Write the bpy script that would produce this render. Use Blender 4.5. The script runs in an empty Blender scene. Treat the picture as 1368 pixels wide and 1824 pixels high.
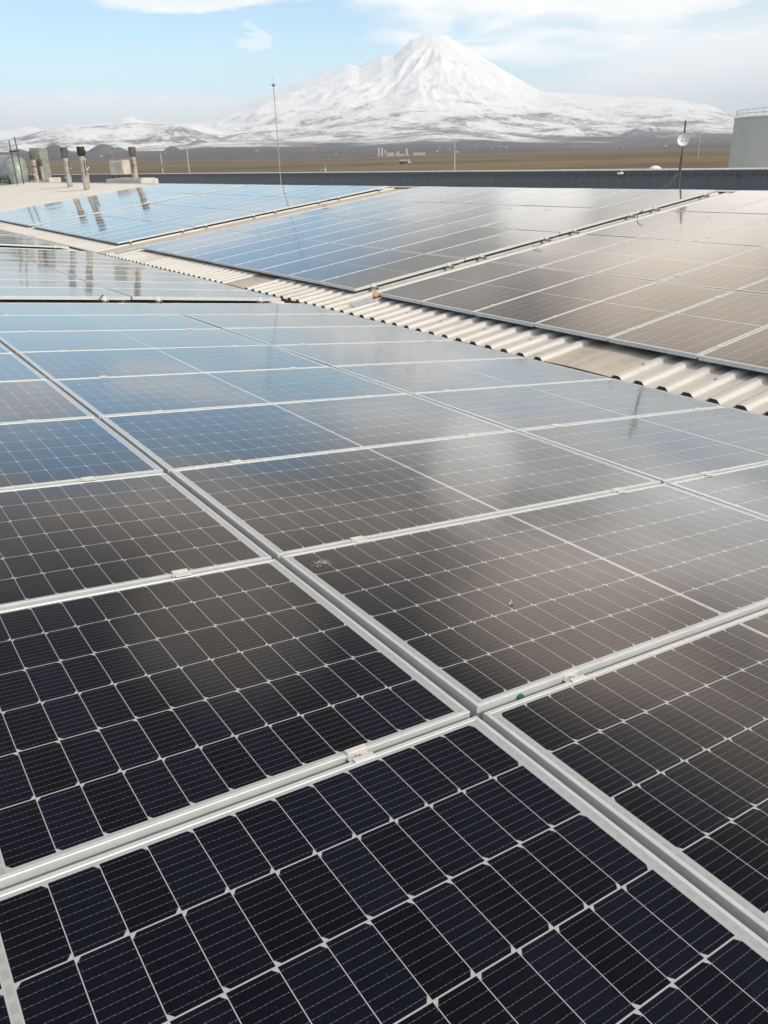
import bpy, math, random
import numpy as np
from mathutils import Matrix, Vector

random.seed(7)
R = math.radians
SC = bpy.context.scene
COL = SC.collection

# ------------------------------------------------------------------ camera
cam_d = bpy.data.cameras.new('camera')
cam = bpy.data.objects.new('camera', cam_d)
COL.objects.link(cam)
CAM_LOC = Vector((-1.0533357, -1.2066503, 1.2363465))
RIGHT = Vector((0.8254203, -0.5637216, -0.0299869))
UPV = Vector((0.2497870, 0.3170783, 0.9149141))
BACK = Vector((-0.5062487, -0.7626790, 0.4025332))
cam.matrix_world = Matrix(((RIGHT.x, UPV.x, BACK.x, CAM_LOC.x), (RIGHT.y, UPV.y, BACK.y, CAM_LOC.y),
                           (RIGHT.z, UPV.z, BACK.z, CAM_LOC.z), (0, 0, 0, 1)))
F_PX = 1426.04
cam_d.sensor_fit = 'VERTICAL'
cam_d.sensor_height = 24.0
cam_d.lens = F_PX / 1824 * 24.0
cam_d.clip_start = 0.05
cam_d.clip_end = 90000
SC.camera = cam

# ------------------------------------------------------------------ light, sky, exposure
SUN_EL, SUN_AZ = 33.0, -76.0            # degrees; azimuth from +X towards +Y
SUN_DIR = Vector((math.cos(R(SUN_AZ)) * math.cos(R(SUN_EL)), math.sin(R(SUN_AZ)) * math.cos(R(SUN_EL)), math.sin(R(SUN_EL))))
sun_d = bpy.data.lights.new('sun', 'SUN')
sun_d.energy = 2.2
sun_d.angle = R(0.5)
sun_d.color = (1.0, 0.96, 0.895)
sun = bpy.data.objects.new('sun', sun_d)
COL.objects.link(sun)
sun.rotation_euler = SUN_DIR.to_track_quat('Z', 'Y').to_euler()
SKY_STRENGTH = 0.15
EXPOSURE = 0.24
SC.view_settings.view_transform = 'Standard'
SC.view_settings.look = 'None'
SC.view_settings.exposure = EXPOSURE
SC.view_settings.gamma = 1.0
SC.view_settings.use_curve_mapping = False
SC.cycles.max_bounces = 8
SC.cycles.volume_bounces = 1
SC.cycles.caustics_reflective = False
SC.cycles.caustics_refractive = False


# ---- a tiny expression builder for shader nodes
class X:
    tree = None

    def __init__(s, sock): s.s = sock

    @staticmethod
    def m(op, *a, clamp=False):
        n = X.tree.nodes.new('ShaderNodeMath')
        n.operation = op
        n.use_clamp = clamp
        for i, v in enumerate(a):
            if isinstance(v, X): X.tree.links.new(v.s, n.inputs[i])
            else: n.inputs[i].default_value = float(v)
        return X(n.outputs[0])

    def __add__(s, o): return X.m('ADD', s, o)
    __radd__ = __add__
    def __sub__(s, o): return X.m('SUBTRACT', s, o)
    def __rsub__(s, o): return X.m('SUBTRACT', o, s)
    def __mul__(s, o): return X.m('MULTIPLY', s, o)
    __rmul__ = __mul__
    def __truediv__(s, o): return X.m('DIVIDE', s, o)
    def lt(s, o): return X.m('LESS_THAN', s, o)
    def gt(s, o): return X.m('GREATER_THAN', s, o)
    def abs(s): return X.m('ABSOLUTE', s)
    def fract(s): return X.m('FRACT', s)
    def floor(s): return X.m('FLOOR', s)
    def min(s, o): return X.m('MINIMUM', s, o)
    def max(s, o): return X.m('MAXIMUM', s, o)
    def clamp(s): return X.m('ADD', s, 0.0, clamp=True)

    def smooth(s, a, b, lo=0.0, hi=1.0):
        n = X.tree.nodes.new('ShaderNodeMapRange')
        n.interpolation_type = 'SMOOTHSTEP'
        X.tree.links.new(s.s, n.inputs[0])
        for i, v in enumerate((a, b, lo, hi)): n.inputs[i + 1].default_value = v
        return X(n.outputs[0])

    def lin(s, a, b, lo=0.0, hi=1.0):
        n = X.tree.nodes.new('ShaderNodeMapRange')
        X.tree.links.new(s.s, n.inputs[0])
        for i, v in enumerate((a, b, lo, hi)): n.inputs[i + 1].default_value = v
        return X(n.outputs[0])


def combine(x, y, z):
    n = X.tree.nodes.new('ShaderNodeCombineXYZ')
    for i, v in enumerate((x, y, z)):
        if isinstance(v, X): X.tree.links.new(v.s, n.inputs[i])
        else: n.inputs[i].default_value = float(v)
    return n.outputs[0]


def separate(sock):
    n = X.tree.nodes.new('ShaderNodeSeparateXYZ')
    X.tree.links.new(sock, n.inputs[0])
    return X(n.outputs[0]), X(n.outputs[1]), X(n.outputs[2])


def noise(vec, scale, detail=4.0, rough=0.55, dim='3D', dist=0.0):
    n = X.tree.nodes.new('ShaderNodeTexNoise')
    n.noise_dimensions = dim
    X.tree.links.new(vec, n.inputs['Vector'])
    n.inputs['Scale'].default_value = scale
    n.inputs['Detail'].default_value = detail
    n.inputs['Roughness'].default_value = rough
    n.inputs['Distortion'].default_value = dist
    return X(n.outputs[0])


def mix(fac, a, b):
    n = X.tree.nodes.new('ShaderNodeMix')
    n.data_type = 'RGBA'
    ins = [i for i in n.inputs if i.type == 'RGBA']
    if isinstance(fac, X): X.tree.links.new(fac.s, n.inputs[0])
    else: n.inputs[0].default_value = fac
    for sock, v in zip(ins, (a, b)):
        if isinstance(v, tuple): sock.default_value = (*v, 1.0)
        else: X.tree.links.new(v, sock)
    return [o for o in n.outputs if o.type == 'RGBA'][0]


# ---- sky: Nishita air with cloud sheets laid out by direction
world = bpy.data.worlds.new('World')
SC.world = world
world.use_nodes = True
wt = world.node_tree
wt.nodes.clear()
X.tree = wt
tc = wt.nodes.new('ShaderNodeTexCoord')
dx, dy, dz = separate(tc.outputs['Generated'])
sky = wt.nodes.new('ShaderNodeTexSky')
sky.sky_type = 'NISHITA'
sky.sun_disc = False
sky.sun_elevation = R(SUN_EL)
sky.sun_rotation = math.atan2(SUN_DIR.x, SUN_DIR.y)
sky.altitude = 1000
sky.air_density = 1.0
sky.dust_density = 0.6
sky.ozone_density = 1.6
DEG = 180 / math.pi
el = X.m('ARCSINE', dz.min(1.0).max(-1.0)) * DEG
az = X.m('ARCTAN2', dy, dx) * DEG
# noise in direction space, stretched along the horizon
vec_lo = combine(az * 0.06, el * 0.22, 0.0)
n_lo = noise(vec_lo, 1.3, 6.0, 0.58)
n_fi = noise(combine(az * 0.30, el * 0.75, 3.0), 1.0, 7.0, 0.62)
den = dz.max(0.02) + 0.10
vec_hi = combine(dx / den, dy / den, 0.0)
n_hi = noise(vec_hi, 1.5, 6.0, 0.55, dist=0.4)
n_hi2 = noise(vec_hi, 0.55, 3.0, 0.5)
# high deck: begins low over the south (right), high over the north (left)
thr = az.smooth(48.0, 71.0, 5.0, 15.2)
deck = el.smooth(3.0, 6.5) * (el - thr + (n_hi - 0.5) * 16.0 + (n_hi2 - 0.5) * 8.0).smooth(-2.0, 3.5)
# low cloud banks on the horizon, left and right of the mountain
top_l = az.smooth(58.0, 74.0, 3.4, 4.3)
low_l = (top_l - el + (n_lo - 0.5) * 2.2 + (n_fi - 0.5) * 1.6).smooth(-0.4, 0.5, 0.0, 0.92)
top_r = az.smooth(36.0, 50.0, 7.5, 2.0)
low_r = (top_r - el + (n_lo - 0.5) * 4.0).smooth(-2.5, 2.5, 0.0, 0.9)


def blob(a0, e0, ra, re, amt=1.0):
    u = (az - a0 + (n_lo - 0.5) * 9.0 + (n_fi - 0.5) * 3.0) / ra
    v = (el - e0 + (n_hi - 0.5) * 2.0 + (n_fi - 0.5) * 1.8) / re
    return (u * u + v * v).smooth(0.45, 1.2, amt, 0.0)


wisps = blob(67.5, 9.15, 5.5, 0.85, 0.85)
for b in ((51.5, 9.5, 5.5, 0.95, 0.9), (63.5, 7.0, 0.8, 0.9, 0.5), (77.5, 11.5, 3.5, 1.6, 0.9), (61.0, 9.6, 1.6, 0.8, 0.7),
          (38.0, 6.8, 9.0, 2.2, 0.35), (52.5, 6.2, 3.0, 0.6, 0.0)):
    wisps = wisps.max(blob(*b))
veil = el.smooth(1.0, 8.0, 0.28, 0.02)
deck = deck * (az.smooth(98.0, 125.0, 1.0, 0.0) * az.smooth(-150.0, -105.0)).max(0.22)
cloud = deck.max(low_l).max(low_r).max(wisps).max(veil).clamp()
# sunlit brightness of the cloud: stronger towards the sun, duller overhead and away from it
sdot = dx * SUN_DIR.x + dy * SUN_DIR.y + dz * SUN_DIR.z
c_hi = sdot.smooth(-0.6, 0.7, 0.85, 1.6)
c_lev = el.smooth(5.0, 14.0, 0.0, 1.0)
# dull cloud bank added out of view to darken panel reflections; rest is brighter
az_w = az.smooth(-25.0, 12.0) * az.smooth(92.0, 125.0, 1.0, 0.0)
el_w = (el - az.smooth(30.0, 54.0, 15.5, 10.5)).smooth(0.0, 16.5) * el.smooth(56.0, 78.0, 1.0, 0.0)
bank = 1.2 - 1.185 * az_w * el_w
c_lum = (1.0 - c_lev) * 1.25 + c_lev * c_hi * (0.80 + (n_hi - 0.5) * 2.0).max(0.2) * bank


def glow(a0, e0, ra, re, amt):
    u = (az - a0 + (n_fi - 0.5) * 4.0) / ra
    v = (el - e0 + (n_hi - 0.5) * 3.0) / re
    return (u * u + v * v).smooth(0.0, 1.5, amt, 0.0)


# brighter patches added to the cloud to lighten what the panels reflect
c_lum = c_lum + glow(31.0, 12.0, 7.0, 3.2, 0.75) + glow(46.5, 12.0, 3.2, 4.0, 0.65) + glow(63.0, 25.0, 8.0, 5.0, 0.42) + glow(38.0, 20.0, 10.0, 6.0, 0.58)
cl_col = mix(el.smooth(9.0, 20.0), (1.0, 0.985, 0.95), (1.0, 0.83, 0.67))
bg_sky = wt.nodes.new('ShaderNodeBackground')
tint = wt.nodes.new('ShaderNodeMix')
tint.data_type = 'RGBA'
tint.blend_type = 'MULTIPLY'
tint.inputs[0].default_value = 1.0
wt.links.new(sky.outputs[0], [i for i in tint.inputs if i.type == 'RGBA'][0])
[i for i in tint.inputs if i.type == 'RGBA'][1].default_value = (0.80, 1.0, 1.0, 1.0)
wt.links.new([o for o in tint.outputs if o.type == 'RGBA'][0], bg_sky.inputs[0])
bg_sky.inputs[1].default_value = SKY_STRENGTH
bg_cl = wt.nodes.new('ShaderNodeBackground')
wt.links.new(cl_col, bg_cl.inputs[0])
wt.links.new(c_lum.s, bg_cl.inputs[1])
ms = wt.nodes.new('ShaderNodeMixShader')
wt.links.new(cloud.s, ms.inputs[0])
wt.links.new(bg_sky.outputs[0], ms.inputs[1])
wt.links.new(bg_cl.outputs[0], ms.inputs[2])
wo = wt.nodes.new('ShaderNodeOutputWorld')
wt.links.new(ms.outputs[0], wo.inputs[0])

# ------------------------------------------------------------------ frames of the two roof slopes
HALF = 0.11799                      # slope angle of each roof half (6.76 degrees)
CH, SH = math.cos(HALF), math.sin(HALF)
U, V = 2.1220, 1.06                 # pitch of the panels along the slope and across it
PL, PW = U - 0.0229, V - 0.0219     # panel length and width
FO = Vector((5.39191, 8.53544, -0.49445))
NEAR_U, NEAR_N = Vector((CH, 0, -SH)), Vector((SH, 0, CH))
FAR_U, FAR_N = Vector((CH, 0, SH)), Vector((-SH, 0, CH))


def near_pt(u, y, off=0.0): return NEAR_U * u + NEAR_N * off + Vector((0, y, 0))
def far_pt(u, y, off=0.0): return Vector((FO.x, 0, FO.z)) + FAR_U * u + FAR_N * off + Vector((0, y, 0))


def to_px(p):
    d = p - CAM_LOC
    z = -d.dot(BACK)
    if z < 0.05: return None
    return 684 + F_PX * d.dot(RIGHT) / z, 912 - F_PX * d.dot(UPV) / z


def in_view(pts, margin=160):
    q = [to_px(p) for p in pts]
    q = [c for c in q if c]
    if not q: return False
    return (max(c[0] for c in q) > -margin and min(c[0] for c in q) < 1368 + margin and
            max(c[1] for c in q) > -margin and min(c[1] for c in q) < 1824 + margin)


# ------------------------------------------------------------------ mesh helpers
class MB:
    def __init__(s): s.v, s.f, s.mi, s.sm = [], [], [], []

    def face(s, idx, mi=0, smooth=False):
        s.f.append(tuple(idx)); s.mi.append(mi); s.sm.append(smooth)

    def box(s, c, size, M=None, mi=0, bevel=0.0):
        hx, hy, hz = size[0] / 2, size[1] / 2, size[2] / 2
        M = M or Matrix.Identity(3)
        c = Vector(c)
        b = min(bevel, hx * .9, hy * .9, hz * .9)
        if b <= 0:
            i0 = len(s.v)
            for z in (-hz, hz):
                for y in (-hy, hy):
                    for x in (-hx, hx):
                        s.v.append(c + M @ Vector((x, y, z)))
            for q in ((0, 2, 3, 1), (4, 5, 7, 6), (0, 1, 5, 4), (2, 6, 7, 3), (0, 4, 6, 2), (1, 3, 7, 5)):
                s.face([i0 + k for k in q], mi)
            return
        i0 = len(s.v)
        rings = []
        for z, k in ((-hz, b), (-hz + b, 0), (hz - b, 0), (hz, b)):
            x, y = hx - k, hy - k
            ring = []
            for px, py in ((-x + b, -y), (x - b, -y), (x, -y + b), (x, y - b), (x - b, y), (-x + b, y), (-x, y - b), (-x, -y + b)):
                ring.append(len(s.v)); s.v.append(c + M @ Vector((px, py, z)))
            rings.append(ring)
        s.face(rings[0][::-1], mi); s.face(rings[-1], mi)
        for a, d in zip(rings[:-1], rings[1:]):
            for k in range(8): s.face((a[k], a[(k + 1) % 8], d[(k + 1) % 8], d[k]), mi)

    def tube(s, pts, rad, n=10, mi=0, caps=True):
        pts = [Vector(p) for p in pts]
        rad = rad if isinstance(rad, (list, tuple)) else [rad] * len(pts)
        rings = []
        ref = None
        for i, p in enumerate(pts):
            t = (pts[min(i + 1, len(pts) - 1)] - pts[max(i - 1, 0)])
            if t.length < 1e-9: t = Vector((0, 0, 1))
            t.normalize()
            if ref is None:
                ref = t.orthogonal().normalized()
            ref = (ref - t * ref.dot(t))
            ref = ref.normalized() if ref.length > 1e-6 else t.orthogonal().normalized()
            w = t.cross(ref)
            ring = []
            for k in range(n):
                a = 2 * math.pi * k / n
                ring.append(len(s.v)); s.v.append(p + (ref * math.cos(a) + w * math.sin(a)) * rad[i])
            rings.append(ring)
        for a, b in zip(rings[:-1], rings[1:]):
            for k in range(n): s.face((a[k], a[(k + 1) % n], b[(k + 1) % n], b[k]), mi, True)
        if caps:
            s.face(rings[0][::-1], mi); s.face(rings[-1], mi)

    def quad(s, a, b, c, d, mi=0):
        i = len(s.v); s.v += [Vector(a), Vector(b), Vector(c), Vector(d)]; s.face((i, i + 1, i + 2, i + 3), mi)

    def mesh(s, name, mats):
        me = bpy.data.meshes.new(name)
        me.from_pydata([tuple(v) for v in s.v], [], s.f)
        for m in (mats if isinstance(mats, (list, tuple)) else [mats]): me.materials.append(m)
        me.polygons.foreach_set('material_index', s.mi)
        me.polygons.foreach_set('use_smooth', s.sm)
        me.update()
        if any(s.sm): me.set_sharp_from_angle(angle=R(32))
        return me

    def build(s, name, mats, parent=None, loc=None):
        return link(name, s.mesh(name, mats), parent, loc)


def link(name, data, parent=None, loc=None):
    o = bpy.data.objects.new(name, data)
    COL.objects.link(o)
    if parent: o.parent = parent
    if loc is not None: o.location = loc
    return o


def tag(o, label=None, cat=None, group=None, kind=None):
    if label: o['label'] = label
    if cat: o['category'] = cat
    if group: o['group'] = group
    if kind: o['kind'] = kind
    return o


def thing(name, label, cat, loc=(0, 0, 0), rot=(0, 0, 0), group=None):
    o = bpy.data.objects.new(name, None)
    COL.objects.link(o)
    o.empty_display_size = 0.2
    o.location = loc
    o.rotation_euler = rot
    return tag(o, label, cat, group)


# ------------------------------------------------------------------ materials
def mat(name, col, rough=0.5, metal=0.0, spec=0.5, var=0.0, scale=3.0, col2=None, bump=0.0, bscale=20.0):
    m = bpy.data.materials.new(name)
    m.use_nodes = True
    nt = m.node_tree
    X.tree = nt
    b = nt.nodes['Principled BSDF']
    b.inputs['Roughness'].default_value = rough
    b.inputs['Metallic'].default_value = metal
    b.inputs['Specular IOR Level'].default_value = spec
    t = nt.nodes.new('ShaderNodeTexCoord')
    c2 = col2 or tuple(c * (1 - var) for c in col)
    if var or col2:
        nz = noise(t.outputs['Object'], scale, 6.0, 0.6)
        nt.links.new(mix(nz.smooth(0.32, 0.68), col, c2), b.inputs['Base Color'])
        nt.links.new((nz * 0.25 + (rough - 0.12)).s, b.inputs['Roughness'])
    else:
        b.inputs['Base Color'].default_value = (*col, 1)
    if bump:
        bn = noise(t.outputs['Object'], bscale, 5.0, 0.6)
        bp = nt.nodes.new('ShaderNodeBump')
        bp.inputs['Strength'].default_value = 1.0
        bp.inputs['Distance'].default_value = bump
        nt.links.new(bn.s, bp.inputs['Height'])
        nt.links.new(bp.outputs[0], b.inputs['Normal'])
    return m


M_frame = mat('anodised aluminium', (0.63, 0.67, 0.685), 0.42, 0.2, var=0.10, scale=14.0)
M_clamp = mat('clamp aluminium', (0.80, 0.80, 0.79), 0.4, 0.3, var=0.1, scale=30.0)
M_bolt = mat('bolt steel', (0.22, 0.22, 0.22), 0.35, 0.9)
M_rail = mat('rail aluminium', (0.60, 0.61, 0.61), 0.4, 0.5, var=0.15, scale=9.0)
M_dark = mat('hollow shade paint', (0.015, 0.015, 0.016), 0.8)  # near-black paint standing in for shade inside rail ends and flue mouths
M_foam = mat('grey foam filler', (0.13, 0.125, 0.12), 0.95, var=0.4, scale=30.0)
M_rubber = mat('black plastic', (0.015, 0.015, 0.016), 0.5)
M_orange = mat('faded orange plastic', (0.62, 0.33, 0.14), 0.6, var=0.15)
M_green = mat('green plastic', (0.02, 0.16, 0.07), 0.5)
M_galv = mat('galvanised steel', (0.33, 0.375, 0.345), 0.45, 0.15, var=0.35, scale=2.2)
M_wallwhite = mat('house plaster', (0.30, 0.29, 0.27), 0.8)
M_works = mat('works concrete', (0.40, 0.40, 0.39), 0.8)
M_tray = mat('tray steel', (0.60, 0.63, 0.66), 0.45, 0.3, var=0.3, scale=12.0)
M_pipe = mat('weathered flue steel', (0.50, 0.47, 0.42), 0.5, 0.25, col2=(0.33, 0.29, 0.25), scale=2.6)
M_cowl = mat('sooty flue cowl', (0.07, 0.065, 0.06), 0.7, 0.1, col2=(0.17, 0.15, 0.13), scale=3.5)
M_black = mat('black painted cowl', (0.02, 0.02, 0.02), 0.6)
M_red = mat('red oxide band', (0.42, 0.14, 0.08), 0.7, var=0.4, scale=9.0)
M_unit = mat('cream unit steel', (0.60, 0.58, 0.52), 0.5, 0.0, col2=(0.48, 0.45, 0.40), scale=2.2)
M_concrete = mat('pale curb', (0.62, 0.60, 0.55), 0.85, var=0.25, scale=4.0)
M_iron = mat('dark steel tube', (0.10, 0.09, 0.085), 0.6, 0.3, var=0.3, scale=8.0)
M_mast = mat('grey mast steel', (0.33, 0.34, 0.34), 0.45, 0.5)
M_dish = mat('dish white', (0.80, 0.79, 0.76), 0.5, var=0.12, scale=5.0)
M_pole = mat('pole concrete', (0.52, 0.50, 0.46), 0.8)
M_crossarm = mat('crossarm steel', (0.20, 0.20, 0.21), 0.6)
M_tank = mat('tank paint', (0.80, 0.80, 0.73), 0.5, 0.0, var=0.08, scale=0.25)
M_railing = mat('railing steel', (0.45, 0.47, 0.47), 0.5, 0.3)
M_white = mat('white paint', (0.80, 0.79, 0.76), 0.6, var=0.06)
M_truckcab = mat('green cab paint', (0.25, 0.55, 0.10), 0.4)
M_trucktank = mat('truck tank steel', (0.30, 0.33, 0.33), 0.4, 0.4)
M_cladding = None


def sheet_material(name, base, dirt, rough=0.42):
    m = bpy.data.materials.new(name)
    m.use_nodes = True
    nt = m.node_tree
    X.tree = nt
    b = nt.nodes['Principled BSDF']
    t = nt.nodes.new('ShaderNodeTexCoord')
    x, y, z = separate(t.outputs['Object'])
    fine = noise(t.outputs['Object'], 6.0, 6.0, 0.65)
    streak = noise(combine(x * 0.35, y * 9.0, z), 1.0, 5.0, 0.6)
    blot = noise(t.outputs['Object'], 0.9, 4.0, 0.6)
    d = (streak * 0.55 + fine * 0.25 + blot * 0.4 - 0.58).smooth(0.0, 0.22, 0.0, 0.75)
    nt.links.new(mix(d, base, dirt), b.inputs['Base Color'])
    nt.links.new((fine * 0.25 + (rough - 0.1)).s, b.inputs['Roughness'])
    bp = nt.nodes.new('ShaderNodeBump')
    bp.inputs['Distance'].default_value = 0.004
    nt.links.new(noise(t.outputs['Object'], 2.5, 2.0, 0.5).s, bp.inputs['Height'])
    nt.links.new(bp.outputs[0], b.inputs['Normal'])
    return m


M_sheet = sheet_material('cream roof sheet', (0.585, 0.585, 0.56), (0.39, 0.385, 0.36))
M_sky = sheet_material('grimy rooflight', (0.55, 0.51, 0.44), (0.34, 0.30, 0.25), 0.5)
M_gutter = sheet_material('gutter steel', (0.30, 0.29, 0.26), (0.10, 0.09, 0.08), 0.55)


def cladding_material():
    m = bpy.data.materials.new('blue grey cladding')
    m.use_nodes = True
    nt = m.node_tree
    X.tree = nt
    b = nt.nodes['Principled BSDF']
    t = nt.nodes.new('ShaderNodeTexCoord')
    x, y, z = separate(t.outputs['Object'])
    j = (y / 1.15).fract()
    seam = j.lt(0.03)
    tone = X.m('FRACT', X.m('SINE', (y / 1.15).floor() * 12.9898) * 43758.5)
    nz = noise(t.outputs['Object'], 0.8, 5.0, 0.6)
    nt.links.new(mix(seam * 0.6, mix((tone * 0.5 + nz * 0.5).clamp(), (0.075, 0.095, 0.115), (0.095, 0.115, 0.135)), (0.03, 0.04, 0.05)), b.inputs['Base Color'])
    b.inputs['Roughness'].default_value = 0.5
    return m


M_cladding = cladding_material()
M_coping = mat('coping steel', (0.55, 0.55, 0.53), 0.45, 0.2, var=0.15, scale=1.5)
M_fascia = mat('dark fascia', (0.06, 0.07, 0.08), 0.5)


def glass_material():
    """Half-cut mono cells under solar glass: 6 x 24 cells, bevelled wafer corners, nine busbars, white backsheet."""
    m = bpy.data.materials.new('solar cells under glass')
    m.use_nodes = True
    nt = m.node_tree
    X.tree = nt
    b = nt.nodes['Principled BSDF']
    t = nt.nodes.new('ShaderNodeTexCoord')
    x, y, z = separate(t.outputs['Object'])
    ax = x.abs()
    px, py = 0.0842, 0.1668
    cx = (ax - 0.0075) / px
    ix = cx.floor()
    fx = (cx - ix) * px                     # 0..px inside a half cell
    cy = y / py + 3.0
    iy = cy.floor()
    fy = (cy - iy) * py
    inx = cx.gt(0.0) * cx.lt(12.0)
    iny = cy.gt(0.0) * cy.lt(6.0)
    gx, gy = 0.0008, 0.0014
    dxe = fx.min(px - fx)
    dye = fy.min(py - fy)
    body = dxe.gt(gx) * dye.gt(gy) * inx * iny
    odd = X.m('MODULO', iy + 6.0, 2.0)      # rows alternate which end carries the wafer's bevelled corners
    side = odd * (px - fx) + (1.0 - odd) * fx
    cham = ((side - gx) + (dye - gy) * 0.85).gt(0.0088)
    cell = body * cham
    # busbars
    bw = (py - 2 * gy) / 9.0
    bf = ((fy - gy) / bw).fract()
    db = (bf - 0.5).abs() * bw
    dots = ((fx / 0.0094).fract() - 0.5).abs()
    bus = db.lt(0.00026) * cell
    pad = db.lt(0.00055) * dots.lt(0.06) * cell
    # per-cell tone
    idn = nt.nodes.new('ShaderNodeTexWhiteNoise')
    oi = nt.nodes.new('ShaderNodeObjectInfo')
    sgn = x.gt(0.0) * 40.0
    nt.links.new(combine(ix + sgn, iy, X(oi.outputs['Random']) * 100.0), idn.inputs['Vector'])
    tone = X(idn.outputs['Value'])
    dust = noise(t.outputs['Object'], 5.0, 7.0, 0.7)
    speck = noise(t.outputs['Object'], 160.0, 2.0, 0.5).gt(0.735)
    c_cell = mix(tone, (0.0010, 0.0014, 0.0042), (0.0036, 0.0048, 0.0135))
    c_cell = mix(dust.smooth(0.45, 0.8, 0.0, 0.007), c_cell, (0.30, 0.27, 0.22))
    c_cell = mix(speck * 0.05, c_cell, (0.5, 0.47, 0.42))
    c_cell = mix((bus * 0.22).max(pad * 0.5), c_cell, (0.55, 0.56, 0.57))
    # white backsheet with ribbon marks in the centre bar and along the short ends
    rib = ((y / 0.0305).fract().gt(0.35)) * ((ax.lt(0.005)).max(ax.gt(1.0285) * ax.lt(1.0335)))
    c_back = mix(rib * 0.45, (0.42, 0.445, 0.465), (0.28, 0.30, 0.31))
    nt.links.new(mix(cell, c_back, c_cell), b.inputs['Base Color'])
    b.inputs['IOR'].default_value = 1.52
    b.inputs['Coat Weight'].default_value = 0.60
    b.inputs['Coat IOR'].default_value = 1.48
    b.inputs['Coat Roughness'].default_value = 0.055
    nt.links.new((dust * 0.10 + 0.05).s, b.inputs['Roughness'])
    bp = nt.nodes.new('ShaderNodeBump')
    bp.inputs['Distance'].default_value = 0.00016
    nt.links.new(noise(t.outputs['Object'], 2.2, 2.0, 0.5).s, bp.inputs['Height'])
    nt.links.new(bp.outputs[0], b.inputs['Normal'])
    return m


M_glass = glass_material()


# ------------------------------------------------------------------ solar panels
def frame_mesh():
    mb = MB()
    hx, hy = PL / 2, PW / 2
    lip, tk = 0.0115, 0.040
    prof = [(0.0, -tk), (0.0, -0.0012), (0.0012, 0.0), (lip - 0.001, 0.0), (lip, -0.0016), (lip, -0.007),
            (0.003, -0.007), (0.003, -tk + 0.002), (0.030, -tk + 0.002), (0.030, -tk)]
    rings = []
    for d, z in prof:
        r = []
        for sx, sy in ((-1, -1), (1, -1), (1, 1), (-1, 1)):
            r.append(len(mb.v)); mb.v.append(Vector((sx * (hx - d), sy * (hy - d), z)))
        rings.append(r)
    for a, b in zip(rings, rings[1:] + rings[:1]):
        for k in range(4): mb.face((a[k], a[(k + 1) % 4], b[(k + 1) % 4], b[k]))
    return mb.mesh('frame', M_frame)


def pane_mesh():
    mb = MB()
    hx, hy = PL / 2 - 0.0112, PW / 2 - 0.0112
    mb.box((0, 0, -0.0045), (2 * hx, 2 * hy, 0.005))
    return mb.mesh('glass', M_glass)


ME_FRAME, ME_PANE = frame_mesh(), pane_mesh()
ORD = ['first', 'second', 'third', 'fourth', 'fifth', 'sixth', 'seventh', 'eighth', 'ninth']
COLW = ['gutter column', 'second column from gutter', 'third column from gutter', 'ridge column']
# (slope, Y of the block's camera-side edge, wording)
BLOCKS = [('near', -1.06, 'large foreground array'), ('near', 9.14, 'low array beyond the first walkway'),
          ('near', 20.45, 'small dark array at far left'), ('near', 30.55, 'farthest array left of the valley'),
          ('far', FO.y - 9 * V, 'rightmost array across the valley'), ('far', FO.y + 0.53 * V, 'middle array across the valley'),
          ('far', 20.42, 'blue array reflecting the flues'), ('far', 30.52, 'last array beside the flues')]
rng = random.Random(3)
NPAN = 0
for slope, y0, words in BLOCKS:
    P = near_pt if slope == 'near' else far_pt
    rot = HALF if slope == 'near' else -HALF
    for c in range(4):
        uc = ((c - 2) + 0.5) * U if slope == 'near' else (c + 0.5) * U
        cw = COLW[3 - c] if slope == 'near' else COLW[c]
        for r in range(9):
            yc = y0 + (r + 0.5) * V
            sx, sy, um = 1.0, 1.0, uc
            if slope == 'near' and y0 < 0 and r == 0:        # the row by the camera is of slightly larger modules
                sy = 1.05
                yc = -0.011 - PW * sy / 2
                if c == 1: sx = 1.033; um = -0.0115 - PL * sx / 2
                if c == 0: um = -0.0345 - PL * 1.033 - PL / 2
            corners = [P(um + a * U / 2, yc + b * V / 2) for a in (-1, 1) for b in (-1, 1)]
            if not in_view(corners): continue
            t = thing('solar_panel', 'solar panel, %s row, %s, %s' % (ORD[r], cw, words), 'solar panel',
                      P(um, yc, rng.uniform(-0.0006, 0.0006)),
                      (R(rng.gauss(0, 0.16)), rot + R(rng.gauss(0, 0.12)), R(rng.gauss(0, 0.02))), 'solar panels of the ' + words)
            t.scale = (sx, sy, 1)
            link('frame', ME_FRAME, t)
            link('glass', ME_PANE, t)
            NPAN += 1


# ------------------------------------------------------------------ clamps and rails
def clamp_meshes():
    a = MB()
    L = 0.052
    for s in (-1, 1):
        a.box((0, s * 0.0165, 0.0018), (L, 0.015, 0.0032), bevel=0.0006)      # flange on the frame lip
        a.box((0, s * 0.0097, -0.006), (L, 0.0022, 0.0126))                   # web going down into the gap
    a.box((0, 0, -0.0115), (L, 0.0175, 0.002))
    b = MB()
    b.tube([(0, 0, -0.0105), (0, 0, -0.003)], 0.0062, 12)
    b.tube([(0, 0, -0.0032), (0, 0, -0.0028)], 0.0035, 6, mi=1)
    e = MB()
    e.box((0, 0.012, 0.0018), (L, 0.016, 0.0032), bevel=0.0006)
    e.box((0, 0.0030, -0.019), (L, 0.0025, 0.042))
    e.box((0, -0.011, -0.0385), (L, 0.026, 0.003))
    e.tube([(0, -0.010, -0.037), (0, -0.010, -0.028)], 0.0065, 8)
    return a.mesh('plate', M_clamp), b.mesh('bolt', [M_clamp, M_bolt]), e.mesh('end_clamp', M_clamp)


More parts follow.
